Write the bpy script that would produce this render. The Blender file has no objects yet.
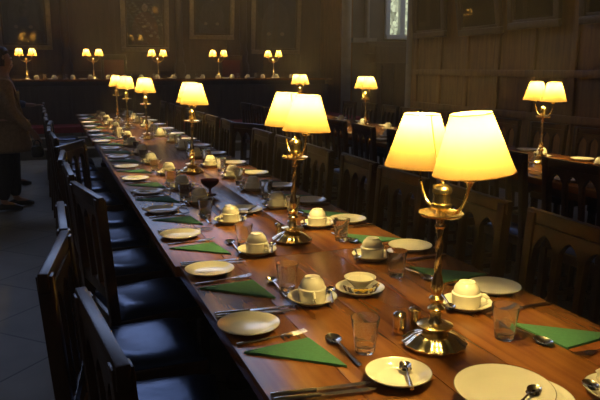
import bpy, bmesh, math, random
from mathutils import Vector, Matrix
random.seed(7)
PI = math.pi
sc = bpy.context.scene
COL = sc.collection
R = math.radians

# ------------------------------------------------------------------ materials
def new_mat(name):
    m = bpy.data.materials.new(name); m.use_nodes = True
    nt = m.node_tree
    return m, nt, nt.nodes.get('Principled BSDF')

def plain(name, col, rough=.5, metal=0., var=.15, scale=30., spec=.5, bump=0., coat=0., tint=None):
    m, nt, b = new_mat(name)
    tc = nt.nodes.new('ShaderNodeTexCoord')
    n = nt.nodes.new('ShaderNodeTexNoise'); n.inputs['Scale'].default_value = scale; n.inputs['Detail'].default_value = 4
    nt.links.new(tc.outputs['Object'], n.inputs['Vector'])
    r = nt.nodes.new('ShaderNodeValToRGB')
    r.color_ramp.elements[0].position = .3; r.color_ramp.elements[1].position = .7
    r.color_ramp.elements[0].color = [c*(1-var) for c in col] + [1]
    r.color_ramp.elements[1].color = [min(1, c*(1+var)) for c in col] + [1]
    nt.links.new(n.outputs['Fac'], r.inputs['Fac'])
    nt.links.new(r.outputs['Color'], b.inputs['Base Color'])
    b.inputs['Roughness'].default_value = rough; b.inputs['Metallic'].default_value = metal
    b.inputs['Specular IOR Level'].default_value = spec
    b.inputs['Coat Weight'].default_value = coat
    if tint: b.inputs['Specular Tint'].default_value = (*tint, 1)
    if bump:
        bp = nt.nodes.new('ShaderNodeBump'); bp.inputs['Strength'].default_value = bump; bp.inputs['Distance'].default_value = .01
        nt.links.new(n.outputs['Fac'], bp.inputs['Height']); nt.links.new(bp.outputs['Normal'], b.inputs['Normal'])
    return m

def wood(name, dark, light, rough=.35, stretch=(30, 2.2, 30), spec=.5, scale=1.0, bump=.08):
    m, nt, b = new_mat(name)
    tc = nt.nodes.new('ShaderNodeTexCoord'); mp = nt.nodes.new('ShaderNodeMapping')
    mp.inputs['Scale'].default_value = stretch
    nt.links.new(tc.outputs['Object'], mp.inputs['Vector'])
    n = nt.nodes.new('ShaderNodeTexNoise'); n.inputs['Scale'].default_value = scale; n.inputs['Detail'].default_value = 7; n.inputs['Distortion'].default_value = .6
    nt.links.new(mp.outputs['Vector'], n.inputs['Vector'])
    n2 = nt.nodes.new('ShaderNodeTexNoise'); n2.inputs['Scale'].default_value = 5; n2.inputs['Detail'].default_value = 3
    nt.links.new(tc.outputs['Object'], n2.inputs['Vector'])
    mx = nt.nodes.new('ShaderNodeMath'); mx.operation = 'MULTIPLY_ADD'; mx.inputs[1].default_value = .4; 
    nt.links.new(n2.outputs['Fac'], mx.inputs[0]); nt.links.new(n.outputs['Fac'], mx.inputs[2])
    r = nt.nodes.new('ShaderNodeValToRGB')
    r.color_ramp.elements[0].position = .5; r.color_ramp.elements[1].position = .92
    r.color_ramp.elements[0].color = list(dark) + [1]; r.color_ramp.elements[1].color = list(light) + [1]
    nt.links.new(mx.outputs[0], r.inputs['Fac']); nt.links.new(r.outputs['Color'], b.inputs['Base Color'])
    b.inputs['Roughness'].default_value = rough; b.inputs['Specular IOR Level'].default_value = spec
    bp = nt.nodes.new('ShaderNodeBump'); bp.inputs['Strength'].default_value = bump; bp.inputs['Distance'].default_value = .004
    nt.links.new(n.outputs['Fac'], bp.inputs['Height']); nt.links.new(bp.outputs['Normal'], b.inputs['Normal'])
    return m

def emit(name, col, s):
    m = bpy.data.materials.new(name); m.use_nodes = True; nt = m.node_tree
    nt.nodes.clear(); o = nt.nodes.new('ShaderNodeOutputMaterial'); e = nt.nodes.new('ShaderNodeEmission')
    e.inputs['Color'].default_value = (*col, 1); e.inputs['Strength'].default_value = s
    nt.links.new(e.outputs[0], o.inputs[0]); return m

def window_mat(name, col, s, lead=9.0, var=.5):
    """leaded panes lit by the sky outside"""
    m = bpy.data.materials.new(name); m.use_nodes = True; nt = m.node_tree
    nt.nodes.clear(); o = nt.nodes.new('ShaderNodeOutputMaterial'); e = nt.nodes.new('ShaderNodeEmission')
    tc = nt.nodes.new('ShaderNodeTexCoord'); v = nt.nodes.new('ShaderNodeTexVoronoi'); v.inputs['Scale'].default_value = lead
    nt.links.new(tc.outputs['Object'], v.inputs['Vector'])
    r = nt.nodes.new('ShaderNodeValToRGB')
    r.color_ramp.elements[0].color = [c*(1-var) for c in col] + [1]; r.color_ramp.elements[1].color = [*col, 1]
    nt.links.new(v.outputs['Color'], r.inputs['Fac']); nt.links.new(r.outputs['Color'], e.inputs['Color'])
    e.inputs['Strength'].default_value = s
    nt.links.new(e.outputs[0], o.inputs[0]); return m

def shade_mat():
    m = bpy.data.materials.new('lamp shade cloth'); m.use_nodes = True; nt = m.node_tree
    nt.nodes.clear(); o = nt.nodes.new('ShaderNodeOutputMaterial')
    t = nt.nodes.new('ShaderNodeBsdfTranslucent'); d = nt.nodes.new('ShaderNodeBsdfDiffuse')
    tc = nt.nodes.new('ShaderNodeTexCoord'); w = nt.nodes.new('ShaderNodeTexNoise'); w.inputs['Scale'].default_value = 90; w.inputs['Detail'].default_value = 2
    nt.links.new(tc.outputs['Object'], w.inputs['Vector'])
    r = nt.nodes.new('ShaderNodeValToRGB')
    r.color_ramp.elements[0].color = (.105, .063, .021, 1); r.color_ramp.elements[1].color = (.13, .080, .030, 1)
    nt.links.new(w.outputs['Fac'], r.inputs['Fac']); nt.links.new(r.outputs['Color'], t.inputs['Color'])
    d.inputs['Color'].default_value = (.35, .26, .12, 1)
    mx = nt.nodes.new('ShaderNodeMixShader'); mx.inputs[0].default_value = .25
    nt.links.new(t.outputs[0], mx.inputs[1]); nt.links.new(d.outputs[0], mx.inputs[2]); nt.links.new(mx.outputs[0], o.inputs[0])
    return m

def glass(name, tint=(1, 1, 1), rough=.02):
    m, nt, b = new_mat(name)
    b.inputs['Base Color'].default_value = (*tint, 1); b.inputs['Transmission Weight'].default_value = .975
    b.inputs['Roughness'].default_value = rough; b.inputs['IOR'].default_value = 1.36
    return m

def flagstone():
    m, nt, b = new_mat('flagstone')
    tc = nt.nodes.new('ShaderNodeTexCoord')
    mp = nt.nodes.new('ShaderNodeMapping'); mp.inputs['Rotation'].default_value = (0, 0, R(45))
    nt.links.new(tc.outputs['Object'], mp.inputs['Vector'])
    br = nt.nodes.new('ShaderNodeTexBrick'); br.offset = 0.0
    br.inputs['Scale'].default_value = 1.0; br.inputs['Brick Width'].default_value = .62; br.inputs['Row Height'].default_value = .62
    br.inputs['Mortar Size'].default_value = .006
    br.inputs['Color1'].default_value = (.25, .225, .185, 1); br.inputs['Color2'].default_value = (.20, .18, .145, 1); br.inputs['Mortar'].default_value = (.07, .065, .06, 1)
    nt.links.new(mp.outputs['Vector'], br.inputs['Vector'])
    n = nt.nodes.new('ShaderNodeTexNoise'); n.inputs['Scale'].default_value = 3; n.inputs['Detail'].default_value = 6
    nt.links.new(tc.outputs['Object'], n.inputs['Vector'])
    mx = nt.nodes.new('ShaderNodeMix'); mx.data_type = 'RGBA'; mx.blend_type = 'MULTIPLY'; mx.inputs[0].default_value = .6
    nt.links.new(br.outputs['Color'], mx.inputs[6]); nt.links.new(n.outputs['Fac'], mx.inputs[7])
    nt.links.new(mx.outputs[2], b.inputs['Base Color'])
    b.inputs['Roughness'].default_value = .55
    return m

M = {}
M['table'] = wood('polished table oak', (.135, .042, .009), (.25, .096, .021), rough=.26, stretch=(26, 1.6, 26))
M['chair'] = wood('dark chair oak', (.022, .011, .006), (.06, .028, .014), rough=.32, stretch=(12, 12, 3))
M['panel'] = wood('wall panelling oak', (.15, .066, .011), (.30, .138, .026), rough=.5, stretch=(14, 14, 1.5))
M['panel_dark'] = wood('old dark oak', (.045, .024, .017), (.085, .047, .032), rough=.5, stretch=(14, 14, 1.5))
M['stone'] = plain('pale limestone', (.30, .26, .21), .8, var=.12, scale=6, bump=.1)
M['plaster'] = plain('dim plaster', (.16, .14, .12), .9, var=.1, scale=3)
M['ceil'] = wood('roof oak', (.02, .012, .008), (.05, .03, .018), rough=.7)
M['floor'] = flagstone()
M['brass'] = plain('polished brass', (.90, .70, .34), .24, 1.0, var=.06, scale=20)
M['silver'] = plain('worn silver plate', (.80, .70, .46), .17, 1.0, var=.06, scale=25)
M['steel'] = plain('cutlery steel', (.62, .58, .50), .18, 1.0, var=.04)
M['dark_handle'] = plain('dark knife handle', (.05, .035, .025), .3, var=.1)
M['china'] = plain('cream china', (.82, .76, .62), .14, var=.03, scale=8)
M['china_rim'] = plain('rim glaze brown line', (.34, .30, .20), .2, var=.05)
M['table'].node_tree.nodes['Principled BSDF'].inputs['Specular Tint'].default_value = (1, .82, .58, 1)
M['napkin'] = plain('green paper napkin', (.052, .155, .075), .85, var=.1, scale=120, spec=.2)
M['leather'] = plain('navy leather', (.016, .022, .048), .30, var=.15, scale=9, bump=.3, spec=1.0, tint=(.26, .48, 1.0))  # blue specular tint stands in for bluer daylight reflected on the seats
M['shade'] = shade_mat()
M['hem'] = plain('shade hem', (.45, .30, .10), .8, var=.05)
M['bulb'] = emit('lit bulb', (1.0, .73, .23), 1900.)
M['candle'] = plain('ivory candle tube', (.7, .62, .45), .5, var=.03)
M['glass'] = glass('clear tumbler glass')
M['smoke_glass'] = glass('dark ruby glass', (.10, .02, .02), .05)
M['sugar'] = plain('white sugar', (.85, .80, .70), .7, var=.05, scale=200, bump=.3)
M['sachet_w'] = plain('white sachet', (.7, .68, .6), .6, var=.05)
M['sachet_b'] = plain('brown sachet', (.10, .06, .035), .5, var=.1)
M['sachet_n'] = plain('blue sachet', (.06, .08, .16), .5, var=.1)
M['sachet_y'] = plain('yellow sachet', (.75, .5, .05), .5, var=.1)
M['butter'] = plain('pale cream filling', (.85, .78, .55), .5, var=.03)
M['carpet'] = plain('dark red carpet', (.30, .022, .030), .95, var=.2, scale=80)
M['red_cloth'] = plain('red chair cloth', (.13, .022, .022), .9, var=.15, scale=60)
M['gilt'] = plain('old gilt frame', (.085, .052, .026), .5, .3, var=.25, scale=25, bump=.4)
M['canvas'] = plain('dark varnished canvas', (.020, .017, .016), .5, var=.4, scale=3)
M['paint_coat'] = plain('painted robe', (.05, .045, .045), .5, var=.3, scale=5)
M['paint_skin'] = plain('painted skin', (.24, .17, .13), .5, var=.2, scale=6)
M['paint_red'] = plain('painted dark red robe', (.10, .03, .025), .5, var=.3, scale=5)
def pane_mat():
    m = bpy.data.materials.new('picture glass'); m.use_nodes = True; nt = m.node_tree; nt.nodes.clear()
    o = nt.nodes.new('ShaderNodeOutputMaterial'); t = nt.nodes.new('ShaderNodeBsdfTransparent'); g = nt.nodes.new('ShaderNodeBsdfGlossy')
    g.inputs['Roughness'].default_value = .02
    f = nt.nodes.new('ShaderNodeFresnel'); f.inputs['IOR'].default_value = 1.9
    mx = nt.nodes.new('ShaderNodeMixShader')
    nt.links.new(f.outputs[0], mx.inputs[0]); nt.links.new(t.outputs[0], mx.inputs[1]); nt.links.new(g.outputs[0], mx.inputs[2]); nt.links.new(mx.outputs[0], o.inputs[0])
    return m
M['pane'] = pane_mat()
M['skin'] = plain('skin', (.42, .24, .17), .5, var=.08)
M['coat'] = plain('brown wool coat', (.32, .22, .13), .9, var=.2, scale=40)
M['navy'] = plain('navy jacket', (.07, .10, .19), .8, var=.2, scale=40)
M['trouser'] = plain('black trousers', (.012, .012, .013), .85, var=.1)
M['shoe'] = plain('black shoe', (.02, .018, .016), .35, var=.1)
M['hair'] = plain('dark brown hair', (.03, .018, .012), .6, var=.3, scale=60)
M['bag'] = plain('black bag', (.012, .012, .014), .5, var=.1)
M['sky_glass'] = window_mat('leaded sky glass', (.44, .56, .92), 4.6, lead=3.5, var=.35)
M['dull_glass'] = window_mat('leaded dull glass', (.80, .70, .58), 1.1, lead=3.5, var=.35)
M['bay_back_glass'] = window_mat('leaded pale bay glass', (.55, .62, .70), 1.2, lead=6, var=.5)
M['bay_glass'] = window_mat('leaded stained bay glass', (.80, .86, .55), 1.0, lead=16, var=.95)

# ------------------------------------------------------------------ mesh builder
class MB:
    def __init__(s): s.bm = bmesh.new()
    def box(s, c, d, rot=None, piv=None):
        r = bmesh.ops.create_cube(s.bm, size=1)
        vs = r['verts']
        for v in vs: v.co = Vector((v.co.x*d[0], v.co.y*d[1], v.co.z*d[2]))
        if rot is not None:
            mt = rot if isinstance(rot, Matrix) else Matrix.Rotation(rot, 3, 'Z')
            for v in vs: v.co = mt @ v.co
        for v in vs: v.co += Vector(c)
        return s
    def span(s, a, b):
        return s.box([(a[i]+b[i])/2 for i in range(3)], [abs(b[i]-a[i]) for i in range(3)])
    def lathe(s, prof, seg=32, c=(0, 0, 0), fn=None):
        bm = s.bm; rings = []
        for (r, z) in prof:
            if r < 1e-6:
                rings.append([bm.verts.new((c[0], c[1], c[2]+z))])
            else:
                ring = []
                for k in range(seg):
                    a = 2*PI*k/seg; rr = r*(fn(a, r, z) if fn else 1)
                    ring.append(bm.verts.new((c[0]+rr*math.cos(a), c[1]+rr*math.sin(a), c[2]+z)))
                rings.append(ring)
        for p, q in zip(rings, rings[1:]):
            if len(p) == 1 and len(q) == 1: continue
            for k in range(seg):
                j = (k+1) % seg
                if len(p) == 1: bm.faces.new((p[0], q[j], q[k]))
                elif len(q) == 1: bm.faces.new((p[k], p[j], q[0]))
                else: bm.faces.new((p[k], p[j], q[j], q[k]))
        return s
    def tube(s, pts, rad, seg=8, flat=None):
        """flat=(up vector, factor): squashes the section across the up vector"""
        bm = s.bm; pts = [Vector(p) for p in pts]; rings = []
        n = len(pts)
        if not hasattr(rad, '__len__'): rad = [rad]*n
        up = Vector((0, 0, 1))
        for i, p in enumerate(pts):
            t = (pts[min(i+1, n-1)] - pts[max(i-1, 0)]).normalized()
            ref = up if abs(t.dot(up)) < .95 else Vector((1, 0, 0))
            u = t.cross(ref).normalized(); w = u.cross(t).normalized()
            fl = flat if flat else 1.0
            rings.append([bm.verts.new(p + u*rad[i]*math.cos(2*PI*k/seg) + w*rad[i]*fl*math.sin(2*PI*k/seg)) for k in range(seg)])
        for p, q in zip(rings, rings[1:]):
            for k in range(seg):
                j = (k+1) % seg; bm.faces.new((p[k], p[j], q[j], q[k]))
        bm.faces.new(rings[0][::-1]); bm.faces.new(rings[-1])
        return s
    def prism(s, poly, z0, z1, tr=None):
        bm = s.bm; tr = tr or (lambda x, y, z: (x, y, z))
        a = [bm.verts.new(tr(x, y, z0)) for x, y in poly]; b = [bm.verts.new(tr(x, y, z1)) for x, y in poly]
        bm.faces.new(a[::-1]); bm.faces.new(b)
        for k in range(len(poly)):
            j = (k+1) % len(poly); bm.faces.new((a[k], a[j], b[j], b[k]))
        return s
    def build(s, name, mat, parent=None, smooth=True, bevel=0., loc=None, rot=None, angle=40):
        bm = s.bm
        bmesh.ops.recalc_face_normals(bm, faces=bm.faces[:])
        if bevel:
            es = [e for e in bm.edges if len(e.link_faces) == 2 and e.calc_face_angle(0) > R(50)]
            bmesh.ops.bevel(bm, geom=es, offset=bevel, segments=2, affect='EDGES', profile=.6)
        me = bpy.data.meshes.new(name); 
        for f in bm.faces: f.smooth = smooth
        if smooth:
            for e in bm.edges:
                if len(e.link_faces) == 2 and e.calc_face_angle(0) > R(angle): e.smooth = False
        bm.to_mesh(me); bm.free()
        me.materials.append(mat)
        o = bpy.data.objects.new(name, me); COL.objects.link(o)
        if parent: o.parent = parent
        if loc is not None: o.location = loc
        if rot is not None: o.rotation_euler = rot
        return o

def empty(name, loc=(0, 0, 0), rz=0.):
    o = bpy.data.objects.new(name, None); o.empty_display_size = .1; COL.objects.link(o)
    o.location = loc; o.rotation_euler = (0, 0, rz); return o
def tag(o, label, cat, group=None):
    o['label'] = label; o['category'] = cat
    if group: o['group'] = group
    return o
def struct(o):
    o['kind'] = 'structure'; return o
KIDS = {}
def kids(o): return [c for c in o.children]
def dup(o, parent=None):
    c = o.copy(); COL.objects.link(c)
    if parent is not None: c.parent = parent
    for ch in kids(o): dup(ch, c)
    return c
PROTO_USED = set()
def place(proto, loc, rz, label, group=None, cat=None):
    if proto.name not in PROTO_USED:
        PROTO_USED.add(proto.name); o = proto
    else:
        o = dup(proto)
    o.location = loc; o.rotation_euler = (0, 0, rz); o['label'] = label
    if cat: o['category'] = cat
    if group: o['group'] = group
    return o
ORD = ['zeroth', 'first', 'second', 'third', 'fourth', 'fifth', 'sixth', 'seventh', 'eighth', 'ninth', 'tenth', 'eleventh', 'twelfth', 'thirteenth',
       'fourteenth', 'fifteenth', 'sixteenth', 'seventeenth', 'eighteenth', 'nineteenth', 'twentieth', 'twenty-first', 'twenty-second', 'twenty-third']

# ------------------------------------------------------------------ room
XL, XR, YN, YF, ZC = -5.5, 6.0, -3.0, 14.5, 9.0
struct(MB().span((XL-.3, YN-.3, -.2), (8.2, YF+.3, 0)).build('floor', M['floor'], smooth=False))
struct(MB().span((XL-.3, YN-.3, ZC), (8.2, YF+.3, ZC+.2)).build('ceiling', M['ceil'], smooth=False))

# far wall with a tall window high above the panelling
WX0, WX1, WZ0, WZ1 = -1.6, 4.4, 4.9, 8.4
w = MB()
w.span((XL, YF, 0), (8.0, YF+.3, WZ0)); w.span((XL, YF, WZ0), (WX0, YF+.3, ZC)); w.span((WX1, YF, WZ0), (8.0, YF+.3, ZC)); w.span((WX0, YF, WZ1), (WX1, YF+.3, ZC))
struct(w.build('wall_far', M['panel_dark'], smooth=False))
def tall_window(name, x0, x1, z0, z1, y, lights, glassm, depth=.2):
    """an Empty-free window: stone frame with mullions, the panes as its part"""
    f = MB(); t = .12
    f.span((x0, y-.04, z0), (x1, y+depth, z0+t)); f.span((x0, y-.04, z1-t), (x1, y+depth, z1))
    for k in range(lights+1):
        x = x0 + (x1-x0)*k/lights
        f.span((max(x0, x-t/2), y-.02, z0), (min(x1, x+t/2), y+depth, z1))
    f.span((x0, y, (z0+z1)/2-.05), (x1, y+depth, (z0+z1)/2+.05))
    o = struct(f.build(name, M['stone'], smooth=False))
    p = MB().span((x0, y+.09, z0), (x1, y+.11, z1)).build('pane', glassm, o, smooth=False)
    return o
tall_window('window_1', WX0, WX1, WZ0, WZ1, YF, 6, M['sky_glass'])

# aisle-side wall with high windows
w = MB()
w.span((XL-.3, YN, 0), (XL, YF, 4.6)); w.span((XL-.3, YN, 7.8), (XL, YF, ZC))
ys = [YN, .0, 2.0, 4.0, 6.0, 8.0, 10.0, YF]
for k in range(0, len(ys)-1, 2):
    w.span((XL-.3, ys[k], 4.6), (XL, ys[k+1], 7.8))
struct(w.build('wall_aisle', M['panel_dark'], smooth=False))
for i, (a, b) in enumerate(((0., 2.), (4., 6.), (8., 10.))):
    f = MB()
    f.span((XL-.2, a, 4.6), (XL+.03, b, 4.72)); f.span((XL-.2, a, 7.68), (XL+.03, b, 7.8))
    for k in range(4):
        y = a + (b-a)*k/3; f.span((XL-.2, max(a, y-.05), 4.6), (XL+.02, min(b, y+.05), 7.8))
    o = struct(f.build('window_%d' % (i+2), M['stone'], smooth=False))
    MB().span((XL-.12, a, 4.6), (XL-.1, b, 7.8)).build('pane', M['dull_glass'], o, smooth=False)
w = MB()
w.span((XL, YN-.3, 0), (8, YN, 3.2)); w.span((XL, YN-.3, 6.8), (8, YN, ZC)); w.span((XL, YN-.3, 3.2), (-4.6, YN, 6.8)); w.span((-.4, YN-.3, 3.2), (8, YN, 6.8))
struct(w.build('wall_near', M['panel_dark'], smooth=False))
tall_window('window_7', -4.6, -.4, 3.2, 6.8, YN-.25, 5, M['dull_glass'])  # unseen window, added behind the camera to light the aisle and people

# wall-side wall with a bay near the far end
BY0, BY1 = 10.35, 13.4
w = MB()
w.span((XR, YN, 0), (XR+.3, BY0, ZC)); w.span((XR, BY1, 0), (XR+.3, YF, ZC)); w.span((XR, BY0, 6.5), (XR+.3, BY1, ZC))
struct(w.build('wall_side', M['panel'], smooth=False))
# bay: its end wall with a window in it, its back wall
w = MB()
bx0, bx1, bz0, bz1 = 7.16, 7.86, 2.16, 4.6
w.span((XR+.3, BY1, 0), (8.0, BY1+.3, bz0)); w.span((XR+.3, BY1, bz0), (bx0, BY1+.3, 6.5)); w.span((bx1, BY1, bz0), (8.0, BY1+.3, 6.5)); w.span((bx0, BY1, bz1), (bx1, BY1+.3, 6.5))
w.span((XR+.3, BY0-.3, 0), (8.0, BY0, 6.5)); w.span((8.0, BY0-.3, 0), (8.2, BY1+.3, 2.2)); w.span((8.0, BY0-.3, 5.4), (8.2, BY1+.3, 6.5)); w.span((8.0, BY0-.3, 2.2), (8.2, BY0+.35, 5.4)); w.span((8.0, BY1-.35, 2.2), (8.2, BY1+.3, 5.4)); w.span((XR+.3, BY0-.3, 6.5), (8.2, BY1+.3, 6.6))
struct(w.build('wall_bay', M['plaster'], smooth=False))
f = MB()
f.span((bx0-.09, BY1-.06, bz0-.03), (bx0+.02, BY1+.2, bz1)); f.span((bx1-.02, BY1-.06, bz0-.03), (bx1+.09, BY1+.2, bz1))
f.span(((bx0+bx1)/2-.06, BY1-.02, bz0), ((bx0+bx1)/2+.06, BY1+.2, bz1)); f.span((bx0-.09, BY1-.12, bz0-.1), (bx1+.09, BY1+.2, bz0))
o = struct(f.build('window_5', plain('white stone jamb', (.75, .76, .78), .8, var=.05), bevel=.01))
MB().span((bx0, BY1+.09, bz0), (bx1, BY1+.11, bz1)).build('pane', M['bay_glass'], o, smooth=False)
f = MB()
for k in range(4):
    y = BY0+.35 + (BY1-BY0-.7)*k/3; f.span((7.98, max(BY0+.35, y-.06), 2.2), (8.15, min(BY1-.35, y+.06), 5.4))
f.span((7.96, BY0+.35, 2.2), (8.15, BY1-.35, 2.3)); f.span((7.96, BY0+.35, 5.3), (8.15, BY1-.35, 5.4))
o = struct(f.build('window_6', M['stone'], smooth=False))
MB().span((8.08, BY0+.35, 2.2), (8.10, BY1-.35, 5.4)).build('pane', M['bay_back_glass'], o, smooth=False)
# shafts and sill ledges of the bay
t = MB()
t.lathe([(.15, 0), (.15, .12), (.11, .16), (.105, .3), (.105, 6.4), (.14, 6.5)], 16, (XR+.12, BY1-.06, 0))
t.lathe([(.055, 2.05), (.05, 2.2), (.05, 6.4)], 12, (XR+.62, BY1-.05, 0))
t.span((XR+.25, BY1-.14, 1.98), (XR+.82, BY1, 2.08))
struct(t.build('trim_1', M['stone']))
struct(MB().lathe([(.13, 0), (.13, .12), (.09, .16), (.085, .3), (.085, 6.4), (.12, 6.5)], 16, (XR+.03, BY0+.06, 0)).build('trim_2', M['stone']))
# stepped dark bench ledge under the bay window
t = MB()
t.span((XR+.7, BY1-.35, 1.55), (7.95, BY1-.02, 1.9)); t.span((XR+.55, BY1-.28, 1.75), (7.95, BY1-.02, 2.0)); t.span((XR+.75, BY1-.3, 0), (7.95, BY1-.02, 1.55))
for k in range(4): t.span((XR+.85+k*.3, BY1-.34, .5), (XR+.92+k*.3, BY1-.29, 1.5))
struct(t.build('trim_3', M['panel_dark'], bevel=.01))
# panelling rails and stiles
t = MB()
for z, h in ((.0, .22), (.78, .09), (1.33, .09), (3.3, .2)):
    t.span((XR-.035, YN, z), (XR, BY0-.08, z+h))
y = BY0 - .2
while y > YN:
    t.span((XR-.03, y-.045, 0), (XR, y+.045, 3.3)); y -= .74
struct(t.build('trim_4', M['panel'], bevel=.006))
t = MB()
for z, h in ((.45, .2), (1.30, .09), (3.3, .25)):
    t.span((XL, YF-.035, z), (XR, YF, z+h))
x = XL + .3
while x < XR:
    t.span((x-.05, YF-.03, .45), (x+.05, YF, 3.3)); x += .82
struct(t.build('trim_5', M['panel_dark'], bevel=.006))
# half-round carved pilasters between the portraits
for i, x in enumerate((-1.75, .42, 2.72, 4.14)):
    t = MB()
    t.lathe([(.0, .45), (.13, .45), (.13, .7), (.09, .76), (.085, 1.3), (.12, 1.36), (.12, 1.5), (.075, 1.58), (.10, 1.75), (.06, 1.9), (.085, 2.0), (.085, 3.2), (.14, 3.3), (0, 3.3)], 16, (x, YF-.04, 0))
    struct(t.build('trim_%d' % (6+i), M['panel_dark']))

# dais with steps and a red carpet edge
t = MB()
t.span((XL, 11.92, 0), (XR, YF, .45)); t.span((XL, 11.62, 0), (XR, 11.92, .30)); t.span((XL, 11.32, 0), (XR, 11.62, .15))
d = struct(t.build('floor_dais', M['floor'], bevel=.008))
MB().span((XL, 11.90, .36), (XR, YF-.1, .462)).build('carpet', M['carpet'], d, smooth=False)

# ------------------------------------------------------------------ tables
def trestle_table(name, x0, x1, y0, y1, label, z=.76, z0=0., front=False, legs=4):
    root = empty(name, ((x0+x1)/2, (y0+y1)/2, z0)); tag(root, label, 'table')
    hx, hy = (x1-x0)/2, (y1-y0)/2
    h = z - z0
    t = MB(); n = 5 if x1-x0 < 2 else 3
    wx = 2*hx/n
    if x1-x0 < 2:
        for k in range(n): t.span((-hx+k*wx+.0007, -hy, h-.04), (-hx+(k+1)*wx-.0007, hy, h))
    else:
        wy = 2*hy/n
        for k in range(n): t.span((-hx, -hy+k*wy+.0007, h-.04), (hx, -hy+(k+1)*wy-.0007, h))
    t.build('tabletop', M['table'], root, bevel=.0022)
    a = MB(); 
    a.span((-hx+.12, -hy+.06, h-.12), (-hx+.15, hy-.06, h-.04)); a.span((hx-.15, -hy+.06, h-.12), (hx-.12, hy-.06, h-.04))
    a.span((-hx+.15, -hy+.06, h-.12), (hx-.15, -hy+.09, h-.04)); a.span((-hx+.15, hy-.09, h-.12), (hx-.15, hy-.06, h-.04))
    a.build('apron', M['chair'], root, bevel=.003)
    if front:
        f = MB(); f.span((-hx+.05, -hy+.06, 0), (hx-.05, -hy+.1, h-.12))
        k = -hx+.1
        while k < hx-.2:
            f.span((k, -hy+.045, .08), (k+.06, -hy+.06, h-.16)); k += .55
        f.build('front_panel', M['panel_dark'], root, bevel=.004)
    for sx in (-1, 1):
        for j in range(legs//2):
            yy = -hy+.5 + (2*hy-1.0)*j/max(1, legs//2-1)
            if front: xx = sx*(hx-.15) if legs == 2 else sx*(hx-.2)
            else: xx = sx*(.12)
            lg = MB().lathe([(.0, 0), (.06, 0), (.06, .05), (.04, .07), (.035, .16), (.055, .26), (.06, .38), (.035, .46), (.05, .5), (.05, h-.04), (0, h-.04)], 14, (xx, yy, 0))
            lg.build('leg', M['chair'], root)
    st = MB().box((0, 0, .12), ((.24 if not front else 2*hx-.5), .06, .05))
    if not front: st = MB().box((0, 0, .12), (.06, 2*hy-1.0, .05)); 
    st.build('stretcher', M['chair'], root, bevel=.004)
    return root
trestle_table('dining_table', .40, 1.385, -.5, 2.275, 'near long polished oak table, its joint crossing behind the third wall-side cup')
trestle_table('dining_table', .385, 1.345, 2.279, 6.6, 'middle oak table of the long row, beneath the second and third brass lamps', legs=4)
trestle_table('dining_table', .375, 1.34, 6.604, 10.7, 'far oak table of the long row, ending before the carpeted steps')
trestle_table('dining_table', 2.90, 3.90, 2.2, 9.9, 'second long oak table, parallel behind the arched chairs and nearer the panelled wall', legs=6)
trestle_table('high_table', -3.6, 5.4, 12.45, 13.3, 'panelled high table on the raised step, crossing the hall before the portraits', z=1.245, z0=.462, front=True, legs=4)

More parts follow.
